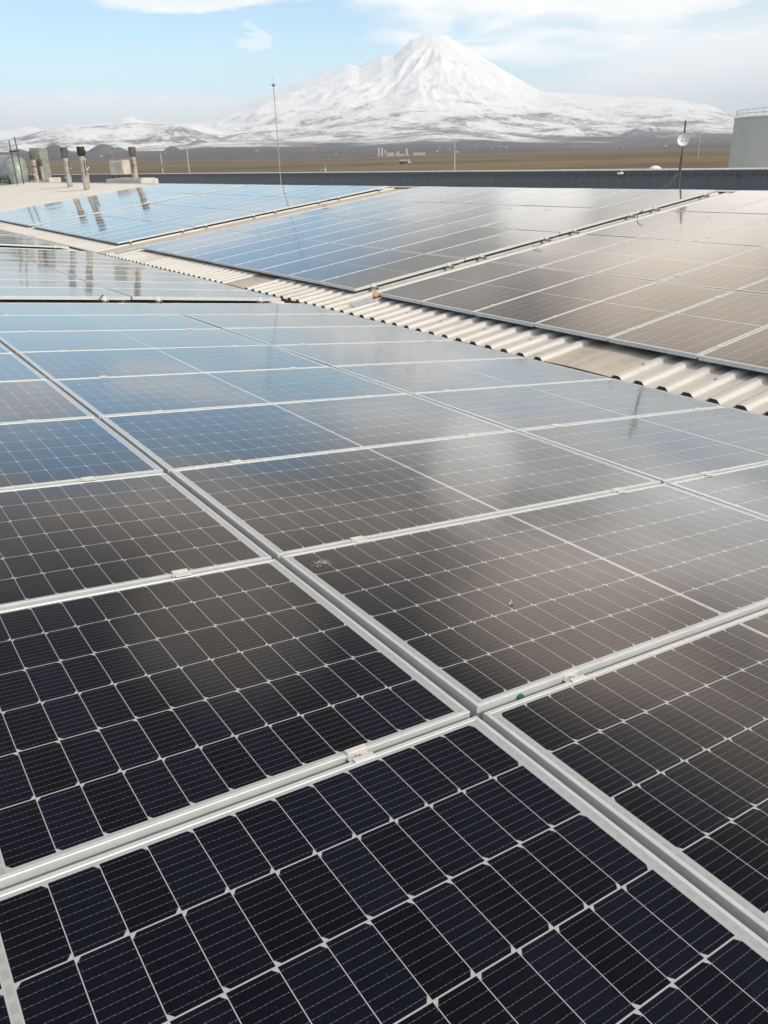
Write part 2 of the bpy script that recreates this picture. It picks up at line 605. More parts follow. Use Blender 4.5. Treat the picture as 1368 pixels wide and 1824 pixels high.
ME_CPLATE, ME_CBOLT, ME_CEND = clamp_meshes()
cands = []
for bi, (slope, y0, words) in enumerate(BLOCKS):
    P = near_pt if slope == 'near' else far_pt
    rot = HALF if slope == 'near' else -HALF
    for c in range(4):
        for k, fr in enumerate((0.16, 0.84)):
            u = ((c - 2) + fr) * U if slope == 'near' else (c + fr) * U
            cw = COLW[3 - c] if slope == 'near' else COLW[c]
            gut = (k == 1) if slope == 'near' else (k == 0)
            for r in range(0, 10):
                p = P(u, y0 + r * V + (0.012 if r == 0 else -0.012 if r == 9 else 0))
                q = to_px(p)
                if not q or not (-30 < q[0] < 1398 and -30 < q[1] < 1854): continue
                cands.append(((p - CAM_LOC).length, p, rot, r, cw.replace(' from gutter', ''), gut, words, bi))
cands.sort(key=lambda a: a[0])
rest = MB()
for i, (dist, p, rot, r, cw, gut, words, bi) in enumerate(cands):
    side = 'valley-side' if gut else 'ridge-side'
    colw = cw
    short = words.replace(' array', '').replace('beyond the first walkway', 'beyond walkway').replace(' reflecting the flues', '')
    if i < 292:
        if r in (0, 9):
            lab = '%s end clamp, %s edge, %s, %s array' % (side, 'camera-side' if r == 0 else 'far', colw, short)
            t = tag(link('end_clamp', ME_CEND), lab, 'clamp', 'end clamps on the array edges')
            t.location = p - Vector((0, 0.012 if r == 0 else -0.012, 0))
            t.rotation_euler = (0, rot, 0) if r == 0 else (0, -rot, math.pi)
        else:
            lab = '%s clamp between %s and %s rows, %s, %s array' % (side, ORD[r - 1], ORD[r], colw, short)
            t = thing('mid_clamp', lab, 'clamp', p, (0, rot, 0), 'mid clamps along the panel seams')
            link('plate', ME_CPLATE, t)
            if dist < 14: link('bolt', ME_CBOLT, t)
    else:
        M = Matrix.Rotation(rot, 3, 'Y')
        rest.box(p + M @ Vector((0, 0, 0.0018)), (0.062, 0.046, 0.0034), M)
if rest.v:
    tag(rest.build('far_clamps', M_clamp), 'tiny silver clamps dotted along the distant panel seams', 'clamps', None, 'stuff')

rail_me = {}


def rail_mesh(length):
    mb = MB()
    w, hgt, tk = 0.040, 0.040, 0.003
    mb.box((0, 0, -tk / 2), (w, length, tk)); mb.box((0, 0, -hgt + tk / 2), (w, length, tk))
    for s in (-1, 1): mb.box((s * (w / 2 - tk / 2), 0, -hgt / 2), (tk, length, hgt - 2 * tk))
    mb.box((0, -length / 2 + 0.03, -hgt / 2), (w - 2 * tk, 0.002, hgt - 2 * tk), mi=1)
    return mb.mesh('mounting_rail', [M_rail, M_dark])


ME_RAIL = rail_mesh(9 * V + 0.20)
for bi, (slope, y0, words) in enumerate(BLOCKS):
    P = near_pt if slope == 'near' else far_pt
    rot = HALF if slope == 'near' else -HALF
    for c in range(4):
        for k, fr in enumerate((0.16, 0.84)):
            u = ((c - 2) + fr) * U if slope == 'near' else (c + fr) * U
            p = P(u, y0 + 4.5 * V, -0.0405)
            if not in_view([P(u, y0 - 0.1, -0.06), P(u, y0 + 9 * V, -0.06)], 20): continue
            cw = (COLW[3 - c] if slope == 'near' else COLW[c])
            gut = (k == 1) if slope == 'near' else (k == 0)
            t = tag(link('mounting_rail', ME_RAIL), '%s rail under the %s of the %s' % ('valley-side' if gut else 'ridge-side', cw, words), 'rail',
                    'rails under the panels')
            t.location = p
            t.rotation_euler = (0, rot, 0)

# ------------------------------------------------------------------ the factory roof
bld = thing('factory_building', 'wide factory under a cream ribbed metal roof carrying the solar arrays', 'factory', (0, 0, -8))
OFFB = Vector((0, 0, 8))
PITCH, Y_REF = 0.255, 3.62
K0, K1 = -48, 426
HOLES = [(0, 4), (31, 35), (62, 66)]
PAN_OFF, RIB_H = -0.118, 0.036
U_EAVE, U_RIDGE = -0.635, 8.88


def rib_profile(k0, k1):
    pts = []
    for k in range(k0, k1 + 1):
        y = Y_REF + k * PITCH
        pts += [(y - 0.072, 0.0), (y - 0.058, 0.006), (y - 0.042, RIB_H - 0.007), (y - 0.026, RIB_H), (y + 0.026, RIB_H), (y + 0.042, RIB_H - 0.007), (y + 0.058, 0.006), (y + 0.072, 0.0)]
    return pts


def roof_slope(P, u0, u1, holes, closers=True):
    mb = MB()
    segs, s0 = [], K0
    for a, b in holes:
        segs.append((s0, a)); s0 = b
    segs.append((s0, K1))
    us = [u0, u0 + 1.5, u0 + 4.0, u1]
    for a, b in segs:
        prof = rib_profile(a, b)
        rows = []
        for u in us:
            row = []
            for y, z in prof:
                row.append(len(mb.v)); mb.v.append(P(u, y, PAN_OFF + z) + OFFB)
            rows.append(row)
        for ra, rb in zip(rows[:-1], rows[1:]):
            for i in range(len(prof) - 1):
                mb.face((ra[i], rb[i], rb[i + 1], ra[i + 1]) if P is far_pt else (ra[i], ra[i + 1], rb[i + 1], rb[i]))
        if closers:
            for k in range(a, b + 1):
                y = Y_REF + k * PITCH
                j = random.uniform(0.004, 0.02)
                i = len(mb.v)
                for yy, zz in ((-0.058, 0.001), (-0.036, RIB_H - 0.007), (-0.022, RIB_H - 0.003), (0.022, RIB_H - 0.003), (0.036, RIB_H - 0.007), (0.058, 0.001)):
                    mb.v.append(P(u0 + j, y + yy, PAN_OFF + zz) + OFFB)
                mb.face(range(i, i + 6), 1)
                # white sheet lip below each rib end
    return mb


sl = roof_slope(far_pt, U_EAVE, U_RIDGE, HOLES).build('roof_slope', [M_sheet, M_foam], bld)
md = sl.modifiers.new('gauge', 'SOLIDIFY'); md.thickness = 0.0015
for a, b in HOLES:
    mb = MB()
    ya, yb = Y_REF + a * PITCH + 0.05, Y_REF + b * PITCH - 0.05
    n = 6
    rows = []
    for u in (U_EAVE + 0.02, 2.0, 5.0, U_RIDGE):
        row = []
        for i in range(n + 1):
            f = i / n
            row.append(len(mb.v)); mb.v.append(far_pt(u, ya + (yb - ya) * f, PAN_OFF - 0.003 + 0.010 * math.sin(math.pi * f)) + OFFB)
        rows.append(row)
    for ra, rb in zip(rows[:-1], rows[1:]):
        for i in range(n): mb.face((ra[i], rb[i], rb[i + 1], ra[i + 1]), 0, True)
    tag(mb.build('rooflight', M_sky, sl), 'flat grimy rooflight strip in the ribbed sheet')
wz = MB()
wz.tube([(0, 0, -0.001), (0, 0, 0.003), (0, 0, 0.005), (0, 0, 0.0051)], [0.017, 0.016, 0.009, 0.007], 12)
wz.tube([(0, 0, 0.004), (0, 0, 0.010)], 0.0055, 6)
ME_WASH = wz.mesh('fixing_washer', mat('grey washer', (0.24, 0.22, 0.19), 0.7, col2=(0.34, 0.24, 0.17), scale=40.0))
for k in range(-18, 78, 3):
    if any(a < k < b for a, b in HOLES): continue
    o = link('fixing_washer', ME_WASH, sl, far_pt(-0.26 + random.uniform(-0.03, 0.03), Y_REF + k * PITCH + random.uniform(-.006, .006), PAN_OFF + RIB_H) + OFFB)
    o.rotation_euler = (0, -HALF, 0)
sn = roof_slope(near_pt, -5.0, 4.44, []).build('roof_slope', [M_sheet, M_foam], bld)
# gutter in the valley
g = MB()
gx0, gx1 = near_pt(4.36, 0, PAN_OFF).x, far_pt(U_EAVE + 0.10, 0, PAN_OFF).x
zt = near_pt(4.36, 0, PAN_OFF).z - 0.006
zf = far_pt(U_EAVE + 0.08, 0, PAN_OFF).z - 0.014
YA, YB = Y_REF + K0 * PITCH, Y_REF + K1 * PITCH
for (xa, za, xb, zb) in ((gx0, zt, gx0 + 0.03, zt - 0.16), (gx0 + 0.03, zt - 0.16, gx1 - 0.03, zt - 0.16), (gx1 - 0.03, zt - 0.16, gx1, zf)):
    g.quad(Vector((xa, YA, za)) + OFFB, Vector((xb, YA, zb)) + OFFB, Vector((xb, YB, zb)) + OFFB, Vector((xa, YB, za)) + OFFB)
gu = g.build('valley_gutter', M_gutter, bld)
md = gu.modifiers.new('gauge', 'SOLIDIFY'); md.thickness = 0.002
# ridge cap and the slope behind the ridge
rp = far_pt(U_RIDGE, 0, PAN_OFF + RIB_H)
rc = MB()
segs = [(-0.16, -0.012), (-0.02, 0.010), (0.02, 0.010), (0.16, -0.012)]
for (xa, za), (xb, zb) in zip(segs[:-1], segs[1:]):
    rc.quad(Vector((rp.x + xa, YA, rp.z + za)) + OFFB, Vector((rp.x + xb, YA, rp.z + zb)) + OFFB,
            Vector((rp.x + xb, YB, rp.z + zb)) + OFFB, Vector((rp.x + xa, YB, rp.z + za)) + OFFB)
rc_o = rc.build('ridge_cap', M_sheet, bld)
md = rc_o.modifiers.new('gauge', 'SOLIDIFY'); md.thickness = 0.0015


def back_pt(u, y, off=0.0):
    b = far_pt(U_RIDGE, 0, PAN_OFF)
    return Vector((b.x, y, b.z)) + NEAR_U * u + NEAR_N * (off - PAN_OFF)


mb = roof_slope(back_pt, 0.0, 9.30, [], False)
mb.build('roof_slope', [M_sheet, M_foam], bld)
w = MB()
xe = near_pt(-5.0, 0).x
w.box((xe + 0.1, (YA + YB) / 2, 3.9), (0.2, YB - YA - 0.4, 8.6))
for yy in (YA + 0.1, YB - 0.1):
    w.box(((xe + 23.3) / 2, yy, 3.45), (23.3 - xe - 0.6, 0.2, 6.9))
w.build('wall', M_cladding, bld)

# ------------------------------------------------------------------ grey hall wall behind the ridge
hall = thing('clad_hall', 'dark blue-grey clad hall wall behind the solar arrays', 'hall', (23.5, 0, -8))


def ztop(y): return 8 + 0.625 + (y - 10) * 0.0021


mb = MB()
YH0, YH1 = -25.0, 118.0
for (xa, xb) in ((0.0, 0.18),):
    i = len(mb.v)
    for yy in (YH0, YH1):
        mb.v += [Vector((xa, yy, 0)), Vector((xb, yy, 0)), Vector((xb, yy, ztop(yy) - 0.16)), Vector((xa, yy, ztop(yy) - 0.16))]
    for q in ((0, 3, 7, 4), (1, 5, 6, 2), (0, 1, 2, 3), (4, 7, 6, 5), (3, 2, 6, 7)): mb.face([i + k for k in q])
mb.build('cladding', M_cladding, hall)
mb = MB()
i = len(mb.v)
prof = [(-0.05, -0.16), (-0.05, -0.02), (-0.05, 0.0), (0.34, 0.03), (0.34, -0.16)]
for yy in (YH0, YH1):
    for xx, zz in prof: mb.v.append(Vector((xx, yy, ztop(yy) + zz)))
n = len(prof)
for k in range(n):
    mb.face((i + k, i + (k + 1) % n, i + n + (k + 1) % n, i + n + k), 0 if k in (1, 2) else 1)
mb.build('coping', [M_coping, M_fascia], hall)
br = MB()
br.box((-0.058, 0, -0.09), (0.016, 0.02, 0.16)); br.box((-0.03, 0, -0.18), (0.06, 0.02, 0.015))
ME_BR = br.mesh('bracket', mat('bracket steel', (0.16, 0.17, 0.18), 0.5))
for k in range(90):
    y = 12.0 + k * 0.52
    o = link('bracket', ME_BR, hall, (0, y, ztop(y) - 0.06))
mb = MB()
mb.quad((0.3, YH0, ztop(YH0) - 0.15), (26, YH0, ztop(YH0) - 1.0), (26, YH1, ztop(YH1) - 1.0), (0.3, YH1, ztop(YH1) - 0.15))
mb.box((26, (YH0 + YH1) / 2, 3.5), (0.2, YH1 - YH0, 7.2))
for yy in (YH0 + 0.1, YH1 - 0.1): mb.box((13, yy, 3.4), (25.6, 0.2, 6.8))
mb.build('roof', M_coping, hall)
mb = MB()
mb.tube([(0, 0, -0.25), (0, 0, 0.0), (0, 0, 0.06), (0, 0, 0.11), (0, 0, 0.13)], [0.24, 0.24, 0.21, 0.12, 0.02], 16)
tag(mb.build('roof_vent', M_white, None, (27.0, 21.03, 0.58)), 'small white domed vent peeking over the grey coping', 'roof vent')
mb = MB()
mb.box((-0.08, 0, 0), (0.12, 0.22, 0.07), bevel=0.02); mb.tube([(-0.02, 0, 0.03), (-0.02, 0, 0.09)], 0.015, 6)
tag(mb.build('wall_lamp', M_white, None, (23.44, 19.63, 0.54)), 'small white lamp fixed under the coping of grey wall', 'wall lamp')
mb = MB()
mb.tube([(0, 0.25, 0.0), (0, 0.0, 0.10), (0, -0.5, 0.16), (0, -0.55, 0.26)], 0.02, 6); mb.box((0, -0.5, 0.08), (0.06, 0.05, 0.16))
mb.box((0, 0.2, -0.06), (0.05, 0.5, 0.03))
tag(mb.build('cable_bracket', M_rail, None, (23.6, 41.2, 0.72)), 'bent grey cable bracket standing on the dark coping', 'bracket')


# ------------------------------------------------------------------ things on the roof
def roof_z(x):
    xr = rp.x
    return (far_pt((x - FO.x) / CH, 0, PAN_OFF).z if x <= xr else rp.z - RIB_H - (x - xr) * math.tan(HALF))


def flue(x, y, top, rad, label, cap_len=0.45, black=False, band=None, conduit=True, lid=False, zb=None, ring=0.35):
    zb = roof_z(x) - 0.05 if zb is None else zb
    H = top - zb
    t = thing('flue', label, 'flue', (x, y, zb), (R(random.uniform(-.6, .6)), R(random.uniform(-.6, .6)), random.uniform(0, 6)), 'steel flues on the roof')
    mb = MB()
    mb.tube([(0, 0, 0), (0, 0, 0.09), (0, 0, 0.10), (0, 0, H - cap_len)], [rad * 1.3, rad * 1.3, rad, rad], 18)
    for z in (H * 0.42, H * 0.66):
        mb.tube([(0, 0, z - 0.012), (0, 0, z + 0.012)], rad * 1.06, 18)
    mb.build('pipe', M_pipe, t)
    mb = MB()
    r2 = rad * 1.32
    mb.tube([(0, 0, H - cap_len - 0.05), (0, 0, H - cap_len + 0.05), (0, 0, H - 0.01), (0, 0, H)], [rad * 1.02, r2, r2 * 1.02, r2 * 1.0], 18, caps=False)
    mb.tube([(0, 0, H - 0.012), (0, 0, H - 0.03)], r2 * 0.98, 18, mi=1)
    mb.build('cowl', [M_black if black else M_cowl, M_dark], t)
    if lid:
        mb = MB(); mb.tube([(0, 0, H + 0.0), (0, 0, H + 0.03), (0, 0, H + 0.05)], [r2 * 1.3, r2 * 1.3, r2 * 0.4], 18); mb.build('lid', M_galv, t)
    if band:
        mb = MB(); mb.tube([(0, 0, band - 0.07), (0, 0, band + 0.07)], rad * 1.03, 18); mb.build('paint_band', M_red, t)
    if conduit:
        mb = MB()
        a = -0.6
        cx, cy = (rad + 0.04) * math.cos(a), (rad + 0.04) * math.sin(a)
        mb.tube([(cx, cy, 0.9 * H - cap_len), (cx, cy, 0.35 * H)], 0.02, 6)
        mb.build('conduit', M_iron, t)
        for z, a in ((H * 0.5, 0.3), (H * 0.28, 2.9)):
            mb = MB()
            mb.box(((rad + 0.03) * math.cos(a), (rad + 0.03) * math.sin(a), z), (0.09, 0.09, 0.07), bevel=0.01)
            mb.build('junction_box', M_white, t)
    return t


flue(14.82, 70.5, 2.66, 0.16, 'tall steel flue with sooty cowl and orange stencil beside the big duct', 0.55, band=1.25)
flue(15.7, 72.2, 2.10, 0.13, 'short leaning flue with dark cowl just behind the duct shaft', 0.45, conduit=False)
flue(12.78, 52.9, 2.45, 0.155, 'grey steel flue with wide brown cowl and thin flat lid', 0.50, lid=True)
flue(12.08, 46.85, 2.37, 0.155, 'flue with jet black cowl standing nearest to the blue array', 0.42, black=True)
flue(14.95, 56.7, 2.40, 0.10, 'slim flue half hidden behind the black-topped flue', 0.42, conduit=True)
flue(14.95, 47.1, 2.31, 0.15, 'flue with red painted band beside the cream cooling unit', 0.46, band=1.05)

# curb and cooling unit
cu = MB()
cu.box((0, 0, -0.05), (1.0, 6.4, 0.38), bevel=0.02)
cu.box((0.1, -0.4, 0.16), (0.7, 4.9, 0.05), bevel=0.01)
tag(cu.build('roof_curb', M_concrete, None, (15.25, 48.9, 0.53)), 'long pale curb on the ridge carrying the cooling unit', 'curb')
un = thing('cooling_unit', 'cream box cooling unit with rusty top edge on the ridge curb', 'cooling unit', (15.9, 52.6, 0.70), (0, 0, R(38)))
mb = MB()
mb.box((0, 0, 0.60), (0.78, 0.95, 0.84), bevel=0.02)
mb.build('casing', M_unit, un)
mb = MB(); mb.box((0, 0, 1.045), (0.84, 1.01, 0.045), bevel=0.01); mb.build('top_panel', mat('rusty edge', (0.50, 0.42, 0.36), 0.7, col2=(0.40, 0.17, 0.10), scale=4.0), un)
mb = MB()
for k in range(9): mb.box((-0.398, 0, 0.30 + k * 0.07), (0.012, 0.80, 0.018))
mb.build('louvre_panel', M_galv, un)
for sx in (-1, 1):
    for sy in (-1, 1):
        mb = MB(); mb.box((sx * 0.32, sy * 0.40, 0.09), (0.06, 0.06, 0.19)); mb.build('leg', M_iron, un)

# big spiral duct along the roof, elbow going down
du = thing('spiral_duct', 'fat galvanised spiral duct lying along the roof with elbow turning down', 'duct', (13.75, 71.3, 0.42))
mb = MB()
axis_r = 0.98
A0 = Vector((0.05, 0.9, 1.02))
A1 = Vector((2.6, 30.0, 1.55))
dirv = (A1 - A0).normalized()
for k in range(31):
    p0 = A0 + (A1 - A0) * (k / 31); p1 = A0 + (A1 - A0) * ((k + 0.94) / 31); p2 = A0 + (A1 - A0) * ((k + 0.955) / 31); p3 = A0 + (A1 - A0) * ((k + 0.985) / 31)
    mb.tube([p0, p1, p2, p3], [axis_r, axis_r, axis_r + 0.02, axis_r + 0.02], 28, caps=False)
mb.build('straight_run', M_galv, du)
mb = MB()
pts = []
ce = A0 + Vector((0, 0, -1.0))
for k in range(9):
    a = math.pi / 2 * k / 8
    pts.append(ce - dirv * 0.62 * math.sin(a) + Vector((0, 0, 1.0 * math.cos(a))))
pts.append(pts[-1] + Vector((0, 0, -0.5)))
mb.tube(pts, [axis_r * f_ for f_ in (1, .99, .96, .91, .85, .78, .72, .67, .64, .64)], 28)
mb.build('elbow', M_galv, du)
for yy in (2.2, 9.0, 18.0):
    for sx in (-0.6, 0.6):
        mb = MB(); mb.box((sx + yy * 0.088, yy, 0.05), (0.08, 0.08, 0.75)); mb.build('support_leg', M_iron, du)
hf = thing('scaffold', 'dark steel H-shaped pipe scaffold standing up beside the big duct', 'scaffold', (13.0, 68.9, 0.30))
for dxx, top in ((0.0, 3.1), (0.62, 3.3)):
    mb = MB(); mb.tube([(dxx * 0.5, dxx * -1.1, 0), (dxx * 0.5, dxx * -1.1, top)], 0.04, 8); mb.build('upright', M_iron, hf)
mb = MB(); mb.tube([(-0.08, 0.16, 2.35), (0.39, -0.84, 2.35)], 0.05, 8); mb.build('crossbar', M_iron, hf)
sh = thing('vent_shaft', 'tall square galvanised vent shaft rising behind the orange-stencilled flue', 'vent shaft', (15.9, 73.0, 0.45), (0, 0, R(36)))
mb = MB(); mb.box((0, 0, 1.25), (0.95, 0.95, 2.5), bevel=0.02); mb.build('shaft', M_galv, sh)
mb = MB()
for z in (0.7, 1.5, 2.3): mb.box((0, 0, z), (1.0, 1.0, 0.05))
mb.build('flange', M_galv, sh)
mb = MB(); mb.box((0, 0, 0.05), (1.5, 1.5, 0.14), bevel=0.02); mb.build('curb', M_concrete, sh)
mb = MB(); mb.box((0, 0, 0.1), (0.9, 1.5, 0.36), bevel=0.04)
tag(mb.build('roof_hatch', M_concrete, None, (15.6, 68.8, 0.46)), 'low white roof hatch right of the vent shaft', 'roof hatch')

# lightning rod and dish mast on the ridge
lr = thing('lightning_rod', 'slender lightning rod with a round head on the ridge', 'lightning rod', (15.5, 30.6, 0.40))
mb = MB(); mb.tube([(0, 0, 0), (0, 0, 1.6), (0, 0, 1.62), (0, 0, 3.62)], [0.022, 0.022, 0.016, 0.014], 8); mb.build('mast', M_mast, lr)
mb = MB()
mb.tube([(0, 0, 3.60 + 0.11 * (1 - math.cos(math.pi * k / 10)) / 1.0 * 0.5 * 1.0) for k in range(11)], [max(0.004, 0.062 * math.sin(math.pi * k / 10)) for k in range(11)], 14)
mb.tube([(0, 0, 3.652), (0, 0, 3.662)], 0.115, 16)
mb.build('head', M_galv, lr)
mb = MB(); mb.tube([(0, 0, 3.70), (0, 0, 4.02)], [0.008, 0.003], 6); mb.build('tip', M_mast, lr)

dm = thing('dish_mast', 'thin dark mast carrying a white round dish behind the ridge', 'mast', (15.8, 11.45, 0.38))
mb = MB(); mb.tube([(0, 0, 0), (0, 0, 0.72)], 0.028, 8); mb.tube([(0.005, 0, 0.70), (0.005, 0, 1.46)], 0.018, 8); mb.build('pole', M_iron, dm)
mb = MB()
nd = Vector((-0.80, -0.58, 0.10)).normalized()
c0 = Vector((-0.05, -0.04, 1.06))
mb.tube([c0 + nd * (0.010 + 0.05 * (k / 6) ** 2) for k in range(7)], [max(0.003, 0.128 * k / 6) for k in range(7)], 24, caps=False)
mb.tube([c0 + nd * (0.004 + 0.05 * (k / 6) ** 2) for k in range(7)], [max(0.003, 0.131 * k / 6) for k in range(7)], 24, caps=False)
mb.tube([c0 + nd * 0.01, c0 + nd * 0.05], [0.03, 0.012], 10)
mb.build('dish', M_dish, dm)
for dyv in (0.27, 0.42):
    mb = MB(); mb.tube([(0, 0, 0.42), (-0.05, dyv, 0.02)], 0.004, 5); mb.build('guy_wire', M_mast, dm)


# cable trays, orange cap, loops and ties
def tray(y, u0, u1, label):
    t = thing('cable_tray', label, 'cable tray', far_pt(u0, y, PAN_OFF + RIB_H + 0.002), (0, -HALF, 0))
    L = u1 - u0
    mb = MB()
    for s in (-1, 1):
        mb.box((L / 2, s * 0.05, 0.018), (L, 0.004, 0.034)); mb.box((L / 2, s * 0.044, 0.002), (L, 0.012, 0.003))
    for k in range(int(L / 0.10)):
        mb.box((0.05 + k * 0.10, 0, 0.003), (0.022, 0.096, 0.004))
    mb.build('tray', M_tray, t)
    mb = MB()
    for s in (-0.02, 0.012):
        mb.tube([(0.02 + L * k / 14, s + 0.006 * math.sin(k * 1.7 + s * 90), 0.010) for k in range(15)], 0.0042, 6)
    mb.build('cable', M_rubber, t)


tray(8.47, U_EAVE + 0.16, 4.0, 'perforated steel cable tray by the orange cap at the rightmost array')
tray(19.15, U_EAVE + 0.16, 4.0, 'perforated cable tray beside the left end of the middle array')
mb = MB()
mb.tube([(0, 0, 0), (0, 0, 0.012), (0, 0, 0.05), (0, 0, 0.062)], [0.040, 0.046, 0.046, 0.036], 18)
o = tag(mb.build('orange_plug', M_orange, None, far_pt(-0.005, 8.53, PAN_OFF + RIB_H + 0.045)), 'faded orange round plug resting on the cable tray', 'plug')
o.rotation_euler = (R(60), 0, R(-35))


def wire(name, pts, rad, m, label, cat):
    mb = MB(); mb.tube(pts, rad, 6)
    return tag(mb.build(name, m), label, cat)


p = far_pt(1.481 * U, FO.y + 0.01, 0.004)
wire('cable_loop', [p + Vector((0.05 * math.cos(a) + 0.02, 0.09 * math.sin(a), 0.010 + 0.035 * (1 + math.cos(a)))) for a in [k * 2 * math.pi / 18 for k in range(17)]], 0.0035, M_iron,
     'thin grey cable loop lying on the edge of the rightmost array', 'cable')
p = far_pt(2.622 * U, FO.y + 0.03, 0.0)
wire('cable_tie', [p, p + Vector((0.02, 0.0, 0.07)), p + Vector((0.05, -0.03, 0.12)), p + Vector((0.08, -0.05, 0.125))], 0.007, M_rubber,
     'black cable tie sticking up from the rightmost array edge', 'cable tie')
p = near_pt(0.835 * U, 9.145, -0.005)
wire('cable_tie', [p + Vector((0.0, 0.012, 0.012)), p + Vector((-0.01, -0.02, 0.03)), p + Vector((-0.06, -0.03, -0.02)), p + Vector((-0.09, -0.035, -0.045))], 0.006, M_rubber,
     'black cable tie end hanging from edge of low array beyond walkway', 'cable tie')
for uu, yy, nm in ((2.46, 18.69, 'middle'),):
    p = far_pt(uu * U, yy, 0.0)
    wire('cable_loop', [p + Vector((0.05 * math.cos(a), 0.12 * math.sin(a), 0.012 + 0.02 * (1 + math.cos(a)))) for a in [k * 2 * math.pi / 14 for k in range(13)]], 0.004, M_iron,
         'small cable loop on the far edge of the middle array', 'cable')
# green plug seen in the seam, dry leaf, bird-dropping smear
p = near_pt(0.073 * U, 0.0109 - 0.0005, -0.014)
mb = MB(); mb.tube([(0, 0.002, 0), (0, -0.006, 0)], 0.0105, 14)
o = tag(mb.build('plug', M_green, None, p), 'round green plug in frame side right of the nearest crossing', 'plug'); o.rotation_euler = (0, HALF, 0)
mb = MB()
for (a, b, c) in (((0, 0), (0.030, 0.010), (0.012, 0.018)), ((0.004, 0.002), (0.020, -0.008), (0.034, 0.004)), ((0.03, 0.012), (0.045, 0.03), (0.036, 0.03))):
    i = len(mb.v)
    for (px_, py_), zz in zip((a, b, c), (0.0, 0.008, 0.004)): mb.v.append(Vector((px_, py_, zz)))
    mb.face((i, i + 1, i + 2))
for v_ in mb.v: v_ *= 0.55
o = tag(mb.build('dry_leaf', mat('dry leaf', (0.55, 0.46, 0.36), 0.8), None, near_pt(0.224 * U, 0.375 * V, 0.0005)), 'tiny curled dry leaf lying on a dark panel', 'leaf')
md = o.modifiers.new('t', 'SOLIDIFY'); md.thickness = 0.0006


def splat(name, centre, rad, n, m, label, cat, seed):
    rg = random.Random(seed)
    mb = MB()
    for k in range(n):
        a, rr = rg.uniform(0, 6.28), rad * math.sqrt(rg.random())
        cx, cy = rr * math.cos(a) * 1.3, rr * math.sin(a)
        s = rg.uniform(0.0010, 0.0042) * (1.3 - rr / rad)
        i = len(mb.v)
        q = 7
        for j in range(q):
            b = 6.283 * j / q
            mb.v.append(Vector((cx + s * rg.uniform(.6, 1.3) * math.cos(b) * 1.8, cy + s * rg.uniform(.6, 1.3) * math.sin(b), 0.0006)))
        mb.face(range(i, i + q))
    o = tag(mb.build(name, m, None, centre), label, cat)
    o.rotation_euler = (0, HALF, 0)


splat('dropping_smear', near_pt(0.052 * U, 0.884 * V, -0.0016), 0.034, 70, mat('chalky smear', (0.40, 0.42, 0.42), 0.9), 'dried whitish smear on a panel corner near the wide seam', 'smear', 5)


# ------------------------------------------------------------------ land: ground sheet and mountain in polar rings about the roof
def hash2(ix, iy, s):
    h = (ix.astype(np.int64) * 374761393 + iy.astype(np.int64) * 668265263 + s * 1442695041) & 0xFFFFFFFF
    h = ((h ^ (h >> 13)) * 1274126177) & 0xFFFFFFFF
    return ((h ^ (h >> 16)) & 0xFFFF) / 65535.0


def vnoise(x, y, s=0):
    ix, iy = np.floor(x), np.floor(y)
    fx, fy = x - ix, y - iy
    fx, fy = fx * fx * fx * (fx * (fx * 6 - 15) + 10), fy * fy * fy * (fy * (fy * 6 - 15) + 10)
    a, b, c, d = hash2(ix, iy, s), hash2(ix + 1, iy, s), hash2(ix, iy + 1, s), hash2(ix + 1, iy + 1, s)
    return (a * (1 - fx) + b * fx) * (1 - fy) + (c * (1 - fx) + d * fx) * fy


def fbm(x, y, octs=5, s=0, gain=0.5):
    t, a, n = 0, 1.0, 0
    for o in range(octs):
        t = t + a * vnoise(x * 2 ** o + 17.3 * o, y * 2 ** o - 9.1 * o, s + o); n += a; a *= gain
    return t / n


def ridged(x, y, octs=5, s=0, gain=0.5):
    t, a, n = 0, 1.0, 0
    for o in range(octs):
        t = t + a * (1 - np.abs(2 * vnoise(x * 2 ** o + 7.7 * o, y * 2 ** o + 3.3 * o, s + o) - 1)); n += a; a *= gain
    return t / n


def interp(tab, a): return np.interp(a, [t[0] for t in tab], [t[1] for t in tab])


def sm(a, b, x):
    t = np.clip((x - a) / (b - a), 0, 1)
    return t * t * (3 - 2 * t)


BROWN = [(0, 0), (34.5, 0.02), (42.8, 0.16), (50, 0.16), (63, 0.21), (69.5, 0.37), (76.5, 0.51), (100, 0.3), (120, 0)]
SNOWL = [(0, 0.15), (20, 0.3), (34.6, 0.40), (37.5, 0.36), (40.8, 0.20), (42.9, 0.30), (45.7, 0.42), (49.2, 0.62), (52.9, 0.66), (55.8, 0.63),
         (60.2, 0.69), (63.1, 0.84), (65.9, 0.98), (68, 1.1), (70.8, 1.18), (79.2, 1.35), (90, 0.9), (120, 0.4)]
MAIN = [(0, 0.35), (18, 0.55), (30, 0.9), (33.1, 1.26), (34.4, 1.82), (35.1, 2.16), (35.8, 2.43), (36.7, 2.59), (37.7, 2.82), (39.4, 3.02), (40.7, 3.05),
        (41.7, 3.19), (43.1, 3.34), (44.4, 3.46), (45.8, 3.64), (46.5, 4.04), (47.6, 4.58), (48.6, 5.18), (49.7, 5.79), (50.6, 6.28), (51.4, 6.73),
        (52, 6.93), (52.5, 6.95), (53.2, 6.85), (53.7, 6.75), (54.4, 6.27), (54.9, 5.95), (55.3, 5.9), (55.6, 5.94), (56.3, 5.63), (57.1, 5.31),
        (57.6, 5.45), (58, 5.4), (58.8, 5.2), (59.9, 4.86), (61, 4.51), (62.1, 4.13), (62.8, 3.93), (64.3, 3.39), (65.7, 2.95), (66.6, 2.68),
        (67.9, 2.35), (70, 2.0), (75, 1.7), (80, 1.3), (120, 0.6)]
